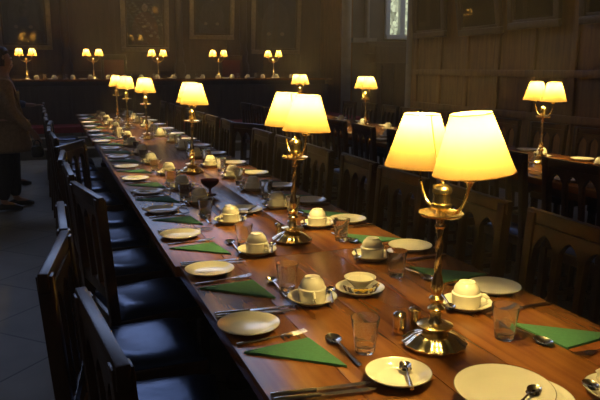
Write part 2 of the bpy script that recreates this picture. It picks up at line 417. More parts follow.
# ------------------------------------------------------------------ chair
def make_chair():
    root = empty('dining_chair'); tag(root, '', 'chair')
    W, ZB = .44, .965
    hw = W/2
    # seat frame and pad (local +x faces the table)
    s = MB(); s.span((-.20, -hw, .385), (.22, hw, .44)); s.build('seat_frame', M['chair'], root, bevel=.006)
    # padded seat: domed grid
    bm = MB(); N = 12
    top = {}
    for i in range(N+1):
        for j in range(N+1):
            u, v = i/N, j/N
            e = min(1, 6*min(u, 1-u))*min(1, 6*min(v, 1-v))
            top[i, j] = bm.bm.verts.new((-.18+.395*u, -hw+.012+(W-.024)*v, .445+.028*(e**.5)+.006*math.sin(7*u+3*v)*e))
    for i in range(N):
        for j in range(N): bm.bm.faces.new((top[i, j], top[i+1, j], top[i+1, j+1], top[i, j+1]))
    rim = [(i, 0) for i in range(N)] + [(N, j) for j in range(N)] + [(i, N) for i in range(N, 0, -1)] + [(0, j) for j in range(N, 0, -1)]
    lo = [bm.bm.verts.new((top[k].co.x, top[k].co.y, .438)) for k in rim]
    for k in range(len(rim)):
        j = (k+1) % len(rim); bm.bm.faces.new((top[rim[k]], lo[k], lo[j], top[rim[j]]))
    bm.bm.faces.new(lo)
    bm.build('seat', M['leather'], root, angle=70)
    lean = lambda z: -.195 - max(0, z-.44)*.07
    def post(y):
        p = MB()
        p.prism([(-.02, -.02), (.02, -.02), (.02, .02), (-.02, .02)], 0, 1, lambda a, b, t: (a + (-.215+.02*t), b+y, .44*t))
        p.prism([(-.02, -.02), (.02, -.02), (.02, .02), (-.02, .02)], 0, 1, lambda a, b, t: (a + lean(.44+(ZB-.45)*t), b+y, .44+(ZB-.45)*t))
        return p
    for sy in (-1, 1): post(sy*(hw-.02)).build('back_post', M['chair'], root, bevel=.003)
    # arched top rail : three pointed arches under a straight rail
    p = MB(); inner = W-.08; n3 = inner/3
    ncol = 36; cols = []
    for k in range(ncol+1):
        y = -inner/2 + inner*k/ncol
        q = ((y + inner/2) % n3)/n3
        if k == ncol: q = 1.
        a = abs(q-.5)*2                                   # 0 at the crown of an arch, 1 at a mullion
        zt = ZB-.075
        zb = zt - .115*(1-math.sqrt(max(0, 1-((a+.22)/1.22)**2))) / (1-0) - .004
        if a > .97: zb = zt-.135
        cols.append((y, zb))
    for (ya, za), (yb, zb) in zip(cols, cols[1:]):
        vs = []
        for dx in (-.012, .012):
            vs += [p.bm.verts.new((lean(za)+dx, ya, za)), p.bm.verts.new((lean(zb)+dx, yb, zb)),
                   p.bm.verts.new((lean(ZB-.05)+dx, yb, ZB-.05)), p.bm.verts.new((lean(ZB-.05)+dx, ya, ZB-.05))]
        p.bm.faces.new(vs[:4]); p.bm.faces.new(vs[4:][::-1]); p.bm.faces.new((vs[0], vs[1], vs[5], vs[4])); p.bm.faces.new((vs[2], vs[3], vs[7], vs[6]))
    bmesh.ops.remove_doubles(p.bm, verts=p.bm.verts[:], dist=1e-5)
    p.build('arched_panel', M['chair'], root, smooth=False)
    MB().box((lean(ZB)-.0, 0, ZB-.025), (.027, W+.02, .05)).build('top_rail', M['chair'], root, bevel=.006)
    for y in (-n3/2, n3/2):
        q = MB().prism([(-.012, -.014), (.012, -.014), (.012, .014), (-.012, .014)], 0, 1, lambda a, b, t: (a + lean(.55+(ZB-.67)*t), b+y, .55+(ZB-.67)*t))
        q.build('mullion', M['chair'], root, bevel=.003)
    MB().box((lean(.55), 0, .55), (.025, inner+.01, .05)).build('back_rail', M['chair'], root, bevel=.003)
    for sy in (-1, 1):
        MB().box((.19, sy*(hw-.025), .195), (.042, .042, .39)).build('leg', M['chair'], root, bevel=.003)
    st = MB()
    for sy in (-1, 1): st.box((-.01, sy*(hw-.025), .15), (.38, .02, .03))
    st.box((.05, 0, .15), (.02, W-.07, .03))
    st.build('stretcher', M['chair'], root, bevel=.002)
    return root
chair = make_chair()
rng = random.Random(3)
AISLE = [(.295, 1.33, 6), (.185, 1.86, -8), (.215, 2.37, 0), (.315, 2.88, 11), (.27, 3.48, 2), (.25, 4.02, -3), (.30, 4.55, -24), (.22, 5.25, 3),
         (.19, 5.85, 0), (.2, 6.45, -3), (.17, 7.0, 2), (.17, 7.55, 0), (.15, 8.15, -2), (.15, 8.75, 2), (.13, 9.4, 0), (.14, 10.05, 0)]
AL = {0: 'dark arched oak chair nearest the camera on the aisle side, its rail sloping toward us',
      1: 'oak chair pulled askew toward the aisle, beside the second aisle-side napkin',
      3: 'oak chair tucked askew under the table, fourth from the camera on the aisle side',
      6: 'oak chair twisted clear of the row, its arched back lit by the lamps, aisle side'}
for i, (x, y, a) in enumerate(AISLE):
    place(chair, (x+(.035 if i else 0), y, 0), R(a), AL.get(i, 'dark oak chair with navy seat on the aisle side, %s from the camera' % ORD[i+1]), 'chairs along the aisle side of the long table')
ys = [1.66, 2.22, 2.78, 3.32, 3.86, 4.45, 5.05, 5.62, 6.2, 6.8, 7.4, 8.0, 8.6, 9.25, 9.9]
for i, y in enumerate(ys):
    a = 180 + (26 if i == 7 else rng.uniform(-2, 2))
    place(chair, (1.36+rng.uniform(-.01, .02)+(.09 if i == 7 else 0), y, 0), R(a), 'dark arched oak chair facing the long table from its wall side, %s from the camera' % ORD[i+1], 'chairs along the wall side of the long table')
ys = [2.75, 3.35, 3.95, 4.6, 5.2, 5.85, 6.5, 7.15, 7.8, 8.4, 9.0]
for i, y in enumerate(ys):
    place(chair, (2.82+rng.uniform(-.03, .02), y, 0), R(rng.uniform(-3, 3)), 'dark oak chair backing onto the long table, at the second table, %s from the camera' % ORD[i+1], 'chairs on the near side of the second table')
ys = [3.0, 3.6, 4.2, 4.8, 5.4, 6.0, 6.6, 7.2, 7.8, 8.4, 9.0]
for i, y in enumerate(ys):
    place(chair, (3.98+rng.uniform(-.02, .02), y, 0), R(180+rng.uniform(-3, 3)), 'dark oak chair between second table and panelled wall, %s from the camera' % ORD[i+1], 'chairs on the panelling side of the second table')

# ------------------------------------------------------------------ twin-shade lamp
def make_lamp():
    root = empty('table_lamp'); tag(root, '', 'lamp')
    lob = lambda a, r, z: 1 + (.022*math.cos(15*a) if .04 < r else 0)
    b = MB()
    b.lathe([(0, 0), (.076, 0), (.082, .004), (.082, .008), (.074, .012), (.066, .018), (.057, .026), (.044, .032), (.032, .036), (.026, .041), (.025, .047), (0, .047)], 120, fn=lob)
    b.build('base', M['silver'], root)
    st = MB()
    st.lathe([(0, .046), (.042, .046), (.046, .050), (.046, .053), (.040, .056), (.020, .060), (.015, .070), (.014, .082), (.020, .090), (.022, .097), (.014, .104), (.012, .108), (.018, .116), (.019, .124), (.011, .132), (.013, .140), (.016, .150), (.015, .165), (.009, .19), (0, .19)], 28)
    st.build('lower_stem', M['brass'], root)
    tw = MB(); rings = []
    n = 46
    for i in range(n+1):
        z = .188 + .118*i/n
        r0 = .0085
        ring = []
        for k in range(16):
            a = 2*PI*k/16
            rr = r0*(1+.22*math.cos(2*(a - 60*(z-.188))))
            ring.append(tw.bm.verts.new((rr*math.cos(a), rr*math.sin(a), z)))
        rings.append(ring)
    for p, q in zip(rings, rings[1:]):
        for k in range(16): tw.bm.faces.new((p[k], p[(k+1) % 16], q[(k+1) % 16], q[k]))
    tw.bm.faces.new(rings[0][::-1]); tw.bm.faces.new(rings[-1])
    tw.build('twisted_stem', M['brass'], root)
    c = MB()
    c.lathe([(0, .304), (.010, .304), (.014, .309), (.014, .314), (.010, .319), (.011, .330), (.020, .336), (.0, .336)], 24)
    c.build('collar', M['brass'], root)
    d = MB()
    d.lathe([(0, .334), (.030, .334), (.050, .337), (.055, .342), (.055, .345), (.051, .343), (.03, .340), (0, .340)], 40)
    d.build('drip_dish', M['brass'], root)
    u = MB()
    u.lathe([(0, .340), (.013, .340), (.012, .350), (.020, .356), (.025, .359), (.025, .367), (.0205, .370), (.0205, .393), (.024, .395), (.024, .402), (.022, .408), (.015, .414), (.005, .417), (.003, .420), (.005, .423), (0, .426)], 24)
    u.build('urn_finial', M['brass'], root)
    for s in (-1, 1):
        a = MB()
        a.tube([(s*.016, 0, .352), (s*.046, 0, .351), (s*.074, 0, .360), (s*.096, 0, .380), (s*.110, 0, .404), (s*.117, 0, .428), (s*.12, 0, .442)], [.005, .005, .0045, .0042, .004, .0045, .005], 10)
        arm = a.build('arm', M['brass'], root)
        q = MB()
        q.lathe([(0, .430), (.006, .430), (.008, .438), (.017, .443), (.017, .448), (.011, .450), (.010, .460), (0, .460)], 20, (s*.12, 0, 0))
        q.build('socket', M['brass'], arm)
        q = MB(); q.lathe([(0, .458), (.009, .458), (.009, .532), (0, .532)], 16, (s*.12, 0, 0))
        q.build('candle_tube', M['candle'], arm)
        bl = MB(); bl.lathe([(0, -.022), (.008, -.020), (.014, -.008), (.016, .002), (.012, .014), (.005, .024), (0, .028)], 8)
        bl.build('bulb', M['bulb'], root, loc=(s*.12, 0, .554))
        h = MB(); rr = lambda t: .0925 + (.046-.0925)*t
        h.lathe([(rr(t), -.067+.134*t) for t in [k/8 for k in range(9)]], 48)
        sh = h.build('lamp_shade', M['shade'], root, loc=(s*.12, 0, .525))
        sa = PI if s > 0 else 0
        MB().tube([(r_*math.cos(sa), r_*math.sin(sa), z_) for r_, z_ in ((.0928, -.066), (.0695, .0), (.0463, .066))], .0016, 6).build('seam', M['hem'], sh)
        for (r0, z0) in ((.0925, -.067), (.046, .067)):
            ring = [(r0*math.cos(2*PI*k/40), r0*math.sin(2*PI*k/40), z0) for k in range(41)]
            MB().tube(ring, .0013, 6).build('hem', M['hem'], sh)
    return root
lamp = make_lamp()
T = .7602
LAMPS = [((.884, 1.363), 87, 'nearest brass lamp with two glowing cream shades, beside two shakers'),
         ((.898, 2.464), 89, 'second brass twin-shade lamp on the long table, one shade overlapping the other'),
         ((.885, 4.41), 86, 'third brass twin-shade lamp on the long table, behind the dark goblet'),
         ((.905, 6.70), 88, 'fourth brass twin-shade lamp along the long table from the camera'),
         ((.860, 7.95), 90, 'fifth brass twin-shade lamp along the long table from the camera'),
         ((.850, 9.0), 86, 'sixth and farthest brass twin-shade lamp on the long table')]
LO = []
for (x, y), a, lb in LAMPS:
    LO.append(place(lamp, (x, y, T), R(a), lb, 'twin-shade lamps on the long table'))
RL = [((3.41, 3.94), 80, 'brass twin-shade lamp nearest on the second table, by the panelled wall'),
      ((3.40, 6.86), 84, 'brass twin-shade lamp in the middle of the second table, before the bay'),
      ((3.40, 8.98), 90, 'farthest brass twin-shade lamp on the second table')]
for (x, y), a, lb in RL: place(lamp, (x, y, T), R(a), lb, 'twin-shade lamps on the second table')
for i, x in enumerate((-.305, .83, 2.0, 3.17, 4.30)):
    o = place(lamp, (x, 12.86, 1.2453), R((i*7) % 9-4), 'brass twin-shade lamp on the high table, %s from the aisle end' % ORD[i+1], 'twin-shade lamps on the high table'); o.scale = (.90, .90, .90)
# near lamp: one shade sits crooked on its socket
shs = [c for c in lamp.children if c.name.startswith('lamp_shade')]
shs[0].rotation_euler = (R(0), R(0), 0)
for s in shs:
    if s.location.x < 0: s.rotation_euler = (R(-6), R(1), 0); s.location.z += .003
    else: s.location.z -= .014
for o, a in ((LO[0], .7), (LO[1], 2.3), (LO[2], 1.8)): o.rotation_euler.rotate_axis('X', 0); o.location.z += .0035; o.rotation_euler = (Matrix.Rotation(R(a), 3, 'Y') @ o.rotation_euler.to_matrix()).to_euler()

# ------------------------------------------------------------------ tableware prototypes
def rim_ring(r, z, t=.0011):
    ring = [(r*math.cos(2*PI*k/48), r*math.sin(2*PI*k/48), z) for k in range(49)]
    return MB().tube(ring, t, 5)
def make_plate(name, r, h, cat):
    root = empty(name); tag(root, '', cat)
    k = r/.085
    MB().lathe([(0, 0), (.050*k, 0), (.052*k, .003), (.066*k, h*.45), (.083*k, h-.001), (.085*k, h), (.0845*k, h+.0018), (.081*k, h+.001), (.066*k, h*.6), (.056*k, .006), (.05*k, .0045), (0, .0045)], 56).build('dish', M['china'], root)
    rim_ring(r-.0005, h+.001).build('rim', M['china_rim'], root)
    return root
plate = make_plate('bread_plate', .086, .016, 'plate')
saucer = make_plate('saucer', .076, .019, 'saucer')
def make_cup():
    """stacking cup turned upside down: wide mouth below, stepped narrower base with foot ring on top"""
    root = empty('coffee_cup'); tag(root, '', 'cup')
    MB().lathe([(.036, .000), (.0395, .000), (.041, .003), (.0425, .034), (.0435, .037), (.0435, .040), (.0415, .042), (.0385, .043), (.0378, .049), (.0355, .058), (.0305, .066), (.0245, .0715), (.0235, .0745), (.0205, .0745), (.019, .0725), (.010, .074), (0, .0745)], 40).build('bowl', M['china'], root)
    MB().tube([(.039, 0, .032), (.052, 0, .034), (.061, 0, .026), (.060, 0, .014), (.050, 0, .009), (.039, 0, .010)], [.005, .0045, .0042, .0042, .0045, .005], 8, flat=1.5).build('handle', M['china'], root)
    return root
cup = make_cup()
def make_tumbler():
    root = empty('tumbler'); tag(root, '', 'glass')
    fac = lambda a, r, z: 1 - (.03*(1-abs(math.cos(5*a))) if z < .055 else 0)
    MB().lathe([(0, 0), (.023, 0), (.026, .003), (.030, .050), (.0365, .090), (.0365, .0915), (.0350, .0915), (.0345, .090), (.0288, .050), (.0255, .020), (.018, .016), (0, .015)], 40, fn=fac).build('glass_body', M['glass'], root)
    return root
tumbler = make_tumbler()
def make_fork():
    root = empty('fork'); tag(root, '', 'fork')
    MB().tube([(-.10, 0, .004), (-.085, 0, .004), (-.04, 0, .004), (0, 0, .005), (.025, 0, .006)], [.0065, .007, .005, .003, .0028], 8, flat=.35).build('handle', M['steel'], root)
    h = MB()
    h.tube([(.022, 0, .006), (.032, 0, .006), (.042, 0, .005), (.054, 0, .0045)], [.003, .008, .0125, .0125], 8, flat=.16)
    for k in range(4):
        y = (k-1.5)*.0068
        h.tube([(.052, y, .0045), (.075, y, .006), (.096, y*.95, .010)], [.0024, .0021, .0012], 6, flat=.6)
    h.build('tines', M['steel'], root)
    return root
def make_knife():
    root = empty('table_knife'); tag(root, '', 'knife')
    MB().tube([(-.115, 0, .006), (-.10, 0, .006), (-.05, 0, .006), (-.012, 0, .006)], [.007, .0085, .0075, .006], 10, flat=.65).build('handle', M['steel'], root)
    MB().prism([(-.013, -.006), (.02, -.008), (.09, -.0085), (.112, -.004), (.118, .004), (.10, .0075), (-.013, .0065)], .0048, .0066).build('blade', M['steel'], root)
    return root
def make_spoon(name, L=.18, w=.021, cat='spoon'):
    root = empty(name); tag(root, '', cat)
    k = L/.18
    MB().tube([(-.105*k, 0, .0035), (-.09*k, 0, .0035), (-.04*k, 0, .005), (.01*k, 0, .010*k), (.032*k, 0, .009*k)], [.0065*k, .007*k, .0045*k, .003*k, .003*k], 8, flat=.4).build('handle', M['steel'], root)
    b = MB(); n, m_ = 8, 24; a0 = .030*k; b0 = w*k*.95
    rows = []
    for i in range(n+1):
        t = i/n; ring = []
        for j in range(m_):
            an = 2*PI*j/m_
            x = a0*t*math.cos(an); y = b0*t*math.sin(an)*(1+.12*math.cos(an))
            ring.append(b.bm.verts.new((.058*k+x, y, .0015+.0085*k*t*t)))
        rows.append(ring)
    c0 = rows[0][0]
    for i in range(1, n):
        for j in range(m_): b.bm.faces.new((rows[i][j], rows[i][(j+1) % m_], rows[i+1][(j+1) % m_], rows[i+1][j]))
    b.bm.faces.new(rows[1]); bmesh.ops.delete(b.bm, geom=rows[0], context='VERTS')
    ret = bmesh.ops.solidify(b.bm, geom=b.bm.faces[:], thickness=.0012)
    b.build('bowl', M['steel'], root)
    return root
fork = make_fork(); knife = make_knife(); spoon = make_spoon('dessert_spoon'); teaspoon = make_spoon('teaspoon', .125, .022)
def make_napkin():
    n = MB()
    tri = [(.005, .06), (.19, .085), (.215, -.105)]
    cx, cy = sum(p[0] for p in tri)/3, sum(p[1] for p in tri)/3
    def inset(f, dx=0, dy=0): return [(cx+(x-cx)*f+dx, cy+(y-cy)*f+dy) for x, y in tri]
    for k, (f, dx, dy) in enumerate(((1, 0, 0), (.985, .001, .001), (.97, .002, .001), (.985, .001, 0))):
        n.prism(inset(f, dx, dy), .0005+k*.0013, .0005+k*.0013+.0011)
    o = n.build('napkin', M['napkin'], smooth=False)
    tag(o, '', 'napkin'); return o
napkin = make_napkin()

# ------------------------------------------------------------------ laying the long table
EA = .395
def edgeW(y): return 1.375 if y < 2.27 else 1.342
A_PL = [1.65, 2.165, 2.69, 3.21, 3.72, 4.20, 4.75, 5.3, 5.88, 6.48, 7.08, 7.58, 8.21, 8.83, 9.50, 10.12]
W_PL = [1.665, 2.19, 2.70, 3.17, 3.64, 4.15, 4.67, 5.25, 5.82, 6.4, 6.99, 7.6, 8.2, 8.85, 9.5, 10.1]
rs = random.Random(11)
j = lambda a: rs.uniform(-a, a)
GA, GW = 'aisle side of the long table', 'wall side of the long table'
def lay(kind, proto, x, y, rz, n, side, what, z=T, special=None):
    lb = special or '%s, %s side of long table, %s from the camera' % (what, side, ORD[n])
    return place(proto, (x, y, z), rz, lb, '%s on the %s side' % (kind, side))
# aisle side
A_CUP = {1: (.71, 1.77), 2: (.71, 2.34), 3: (.745, 2.87), 4: (.71, 3.36)}
A_GL = {0: (.70, 1.39), 1: (.672, 1.89), 2: (.69, 2.45), 3: (.66, 3.0)}
lay('bread plates', plate, .505, 1.055, 0, 1, 'aisle', '', special='white plate cut off by the bottom edge of the photo, below the two knives')
for i, yp in enumerate(A_PL):
    yc = yp - .222
    lay('bread plates', plate, EA+.092+j(.006)-(.03 if i > 8 else 0)-(.016 if i == 0 else 0), yp-(.012 if i == 0 else 0), j(3), i+2, 'aisle', 'cream bread plate', special={0: 'cream bread plate near the aisle edge, between two napkins, nearest its fork'}.get(i))
    lay('napkins', napkin, EA+.006+j(.006), yc+j(.01), j(.05), i+1, 'aisle', 'green folded paper napkin', special={0: 'bright green folded napkin nearest the camera on the aisle side'}.get(i))
    if yp < 7.2:
        lay('forks', fork, EA+.115, yc+.118, R(3)+j(.05), i+1, 'aisle', 'steel fork beside a napkin', special={0: 'steel fork nearest the camera, tines up beyond the bright green napkin'}.get(i))
        lay('knives', knife, EA+.125, yc-.19, R(175)+PI+j(.03), i+1, 'aisle', 'steel knife laid farther from the camera of each pair' if False else 'upper steel knife of the pair', special={0: 'thin steel knife lying beyond its pair, nearest the camera at the aisle edge'}.get(i))
        lay('knives', knife, EA+.125, yc-.216, R(172)+PI+j(.03), i+1, 'aisle', 'lower steel knife of the pair', special={0: 'lower steel knife of the nearest pair, just beyond the cut-off plate'}.get(i))
        lay('dessert spoons', spoon, EA+.258, yc-.01, R(88)+j(.1), i+1, 'aisle', 'steel dessert spoon above a napkin', special={0: 'steel dessert spoon nearest the camera, between green napkin and tumbler'}.get(i))
    if i > 0:
        cx, cy = A_CUP.get(i, (.70+j(.02), yc-.17))
        lay('saucers', saucer, cx, cy, 0, i, 'aisle', 'saucer under an upturned cup')
        lay('cups', cup, cx, cy, R(rs.choice((200, 240, 300)) if i != 1 else 255), i, 'aisle', 'upturned cream cup on its saucer', z=T+.0055)
        if yp < 5.5:
            lay('teaspoons', teaspoon, cx+.058, cy-.012, R(70), i, 'aisle', 'teaspoon resting on a saucer', z=T+.0165)
    gx, gy = A_GL.get(i, (.66+j(.02), yc-.04))
    lay('tumblers', tumbler, gx, gy, j(3), i+1, 'aisle', 'clear faceted tumbler', special={0: 'clear tumbler nearest the camera, in front of the nearest lamp beside a spoon'}.get(i))
# wall side
W_CUP = {0: (1.12, 1.565), 1: (1.09, 2.12), 2: (1.09, 2.66), 3: (1.055, 3.11)}
W_GL = {0: (1.08, 1.335), 1: (1.07, 1.90), 2: (1.09, 2.40)}
YCW = [1.30] + [y + .195 for y in W_PL]
for i, yc in enumerate(YCW):
    e = edgeW(yc)
    far = yc > 7.2
    lay('napkins', napkin, e-.0, yc+j(.008), PI+j(.05), i+1, 'wall', 'green folded paper napkin', special={0: 'green napkin nearest the camera on the wall side, a spoon along its edge'}.get(i))
    if not far:
        lay('forks', fork, e-.115, yc-.118, R(183)+j(.05), i+1, 'wall', 'steel fork beside a napkin', special={0: 'steel fork nearest the camera on the wall side, cut by the photo edge'}.get(i))
        lay('knives', knife, e-.125, yc+.19, R(2)+PI, i+1, 'wall', 'steel knife beyond a napkin')
        lay('dessert spoons', spoon, e-.228, yc+.03, R(-86)+j(.05), i+1, 'wall', 'steel dessert spoon above a napkin', special={0: 'steel dessert spoon nearest the camera along the wall-side napkin'}.get(i))
    gx, gy = W_GL.get(i, (1.08+j(.02), yc+.02))
    lay('tumblers', tumbler, gx, gy, j(3), i+1, 'wall', 'clear faceted tumbler', special={0: 'clear tumbler in front of the nearest wall-side green napkin'}.get(i))
    cx, cy = W_CUP.get(i, (1.07+j(.02), yc+.26))
    if cy < 10.4:
        lay('saucers', saucer, cx, cy, 0, i+2, 'wall', 'saucer under an upturned cup', special={0: 'saucer under the upturned cup just behind the nearest lamp'}.get(i))
        lay('cups', cup, cx, cy, R(rs.choice((20, 60, 120, 330))), i+2, 'wall', 'upturned cream cup on its saucer', z=T+.0055, special={0: 'glowing upturned cream cup on its saucer behind the nearest lamp'}.get(i))
        if not far: lay('teaspoons', teaspoon, cx-.058, cy+.012, R(250), i+1, 'wall', 'teaspoon resting on a saucer', z=T+.0165)
for i, yp in enumerate(W_PL):
    lay('bread plates', plate, edgeW(yp)-.083, yp, 0, i+1, 'wall', 'cream bread plate', special={0: 'cream bread plate nearest the camera on the wall side, by the cup'}.get(i))
# the cup cut by the corner of the frame
lay('saucers', saucer, 1.115, .985, 0, 1, 'wall', '', special='saucer cut off by the bottom corner of the photo, wall side')
lay('cups', cup, 1.118, .985, R(100), 1, 'wall', '', z=T+.0055, special='upturned cup cut off by the bottom corner of the photo')
lay('teaspoons', teaspoon, 1.066, .98, R(92), 1, 'wall', '', z=T+.0165, special='teaspoon on the saucer in the bottom corner of the photo')
# spare saucer, plates in the middle
lay('saucers', saucer, .705, 1.228, 0, 1, 'aisle', '', special='cupless cream saucer with a teaspoon on it, before the nearest lamp')
lay('teaspoons', teaspoon, .722, 1.215, R(68), 1, 'aisle', '', z=T+.012, special='teaspoon lying bowl-up in the cupless saucer')
big = make_plate('dinner_plate', .104, .016, 'plate')
place(big, (.899, 1.036, T), 0, 'lower of two offset cream plates at the bottom of the photo', 'offset pair of plates')
bo = place(big, (.861, 1.054, T+.0195), 0, 'upper of two offset cream plates, overlapping the other at the bottom', 'offset pair of plates')
bo.rotation_euler = (R(1.5), R(-1.5), 0)
place(teaspoon, (.882, 1.010, T+.0265), R(28), 'spoon resting on the pair of offset cream plates')
pl2 = make_plate('serving_plate', .096, .016, 'plate'); pl2.location = (.865, 3.07, T); pl2['label'] = 'broad cream plate with a dark-handled butter knife, mid-table behind the second lamp'
def butter_knife():
    root = empty('butter_knife', (.905, 3.05, T+.014), R(55)); tag(root, 'dark-handled butter knife lying across the broad mid-table plate', 'knife')
    MB().tube([(-.06, 0, .006), (-.04, 0, .006), (.0, 0, .006)], [.006, .0075, .006], 8, flat=.7).build('handle', M['dark_handle'], root)
    MB().prism([(0, -.006), (.05, -.008), (.07, 0), (.05, .006), (0, .005)], .005, .0065).build('blade', M['steel'], root)
butter_knife()
# shakers
def make_shaker():
    root = empty('shaker'); tag(root, '', 'shaker')
    MB().lathe([(0, 0), (.0165, 0), (.0172, .002), (.0165, .048), (0, .048)], 28).build('body', M['silver'], root)
    c = MB().lathe([(0, .048), (.0172, .048), (.0175, .052), (.0165, .057), (.011, .061), (0, .062)], 28)
    c.build('cap', M['steel'], root)
    return root
shaker = make_shaker()
place(shaker, (.838, 1.462, T), 0, 'metal shaker standing clear on the aisle side of the nearest lamp', 'shakers')
place(shaker, (.893, 1.478, T), 1, 'metal shaker half hidden behind the nearest lamp base', 'shakers')
place(shaker, (.868, 2.545, T), 0, 'metal shaker on the aisle side of the second lamp', 'shakers')
place(shaker, (.935, 2.572, T), 1, 'metal shaker tucked close behind the second lamp stem', 'shakers')
# condiment dish with sachets
cd = make_plate('condiment_plate', .078, .017, 'plate'); cd.location = (.885, 1.80, T); cd['label'] = 'plate of sachets under a cream-filled bowl in mid-table'
ms = [M['sachet_b'], M['sachet_w'], M['sachet_n'], M['sachet_y'], M['sachet_b'], M['sachet_y'], M['sachet_w'], M['sachet_b'], M['sachet_n'], M['sachet_y'], M['sachet_b'], M['sachet_w']]
nm = {M['sachet_b']: 'brown', M['sachet_w']: 'white', M['sachet_n']: 'blue', M['sachet_y']: 'yellow'}
for k in range(12):
    a = R(195 + k*15)
    o = MB().box((0, 0, 0), (.004, .030, .022)).build('sachet', ms[k], smooth=True, bevel=.0015)
    o.location = (.885+.052*math.cos(a), 1.80+.052*math.sin(a), T+.020); o.rotation_euler = (0, R(rs.uniform(20, 45)), a)
    tag(o, '%s sachet leaning against the bowl on the plate, %s from the aisle side' % (nm[ms[k]], ORD[k+1]), 'sachet', 'sachets around the bowl')
bw = empty('sugar_bowl', (.885, 1.80, T+.005)); bw.scale = (.92, .92, .86); tag(bw, 'small footed bowl filled with cream, standing on the plate of sachets', 'bowl')
MB().lathe([(0, 0), (.024, 0), (.022, .008), (.020, .014), (.030, .026), (.044, .040), (.054, .050), (.055, .053), (.052, .053), (.046, .046), (.036, .037), (0, .034)], 44).build('bowl', M['china'], bw)
rim_ring(.0545, .0515, .0014).build('rim', M['china_rim'], bw)
MB().lathe([(0, .046), (.020, .0465), (.044, .0455), (.046, .044), (.036, .037), (0, .036)], 36).build('filling', M['butter'], bw)
# dark goblet
gb = empty('goblet', (.812, 3.56, T)); tag(gb, 'dark stemmed goblet standing in mid-table before the third lamp', 'goblet')
MB().lathe([(0, 0), (.034, 0), (.034, .004), (.010, .010), (.007, .016), (.007, .04), (.0, .04)], 32).build('foot', M['smoke_glass'], gb)
MB().lathe([(0, .036), (.012, .038), (.034, .052), (.048, .070), (.053, .086), (.050, .086), (.044, .070), (.030, .055), (0, .046)], 36).build('bowl', M['smoke_glass'], gb)

# ------------------------------------------------------------------ second table's tableware (mostly hidden by chairs)
for i, y in enumerate((2.62, 3.22, 3.82, 4.45, 5.05, 5.7, 6.35, 7.0, 7.65, 8.3)):
    place(plate, (3.01, y, T), 0, 'cream plate near the chairs on the second table, %s from the camera' % ORD[i+1], 'plates on the near side of the second table')
    place(saucer, (3.20, y+.24, T), 0, 'saucer under a cup on the second table, %s from the camera' % ORD[i+1], 'saucers on the second table')
    place(cup, (3.20, y+.24, T+.0055), R(60*i), 'upturned cup on the second table, %s from the camera' % ORD[i+1], 'cups on the second table')
    place(tumbler, (3.24, y+.02, T), 0, 'tumbler on the near side of the second table, %s from the camera' % ORD[i+1], 'tumblers on the second table')
    place(saucer, (3.60, y+.33, T), 0, 'saucer by the panelling side of the second table, %s from the camera' % ORD[i+1], 'saucers on the far side of the second table')
    place(cup, (3.60, y+.33, T+.0055), R(70*i), 'upturned cup by the panelling side of the second table, %s from the camera' % ORD[i+1], 'cups on the far side of the second table')
    place(plate, (3.79, y+.1, T), 0, 'cream plate by the panelling side of the second table, %s from the camera' % ORD[i+1], 'plates on the far side of the second table')
# ------------------------------------------------------------------ high table's tableware
ZH = 1.2453
n1 = n2 = n3 = 0
x = -.15
while x < 4.75:
    n1 += 1
    place(cup, (x, 12.71+j(.01), ZH), j(3), 'small upturned cup on the high table, %s from the aisle end' % ORD[n1], 'cups on the high table')
    x += .29 + j(.03)
x = -.02
while x < 4.7:
    n2 += 1
    place(tumbler, (x, 13.08+j(.03), ZH), 0, 'tumbler on the high table, %s from the aisle end' % ORD[n2], 'tumblers on the high table')
    x += .41 + j(.04)
x = .1
while x < 4.7:
    n3 += 1
    place(plate, (x, 12.56+j(.01), ZH), 0, 'plate at the front edge of the high table, %s from the aisle end' % ORD[n3], 'plates on the high table')
    x += .52 + j(.03)
# two tall red chairs behind the high table
def make_high_chair():
    root = empty('high_back_chair'); tag(root, '', 'chair')
    MB().span((-.25, -.25, .40), (.25, .25, .50)).build('seat', M['red_cloth'], root, bevel=.02)
    MB().span((-.20, .21, .60), (.20, .27, 1.16)).build('backrest', M['red_cloth'], root, bevel=.02)
    for sx in (-1, 1):
        MB().span((sx*.22-.025, .21, 0), (sx*.22+.025, .26, 1.22)).build('back_post', M['chair'], root, bevel=.004)
        MB().span((sx*.22-.025, -.24, 0), (sx*.22+.025, -.19, .42)).build('leg', M['chair'], root, bevel=.004)
    MB().span((-.24, .205, 1.14), (.24, .265, 1.24)).build('top_rail', M['chair'], root, bevel=.01)
    return root
hc = make_high_chair()
place(hc, (1.30, 13.75, .462), 0, 'red-backed tall chair behind the high table between first and second lamps beside it')
hc['label'] = 'red-backed tall chair behind the high table, between its second and third lamps'
place(hc, (3.72, 13.75, .462), 0, 'red-backed tall chair behind the high table, between its fourth and fifth lamps')

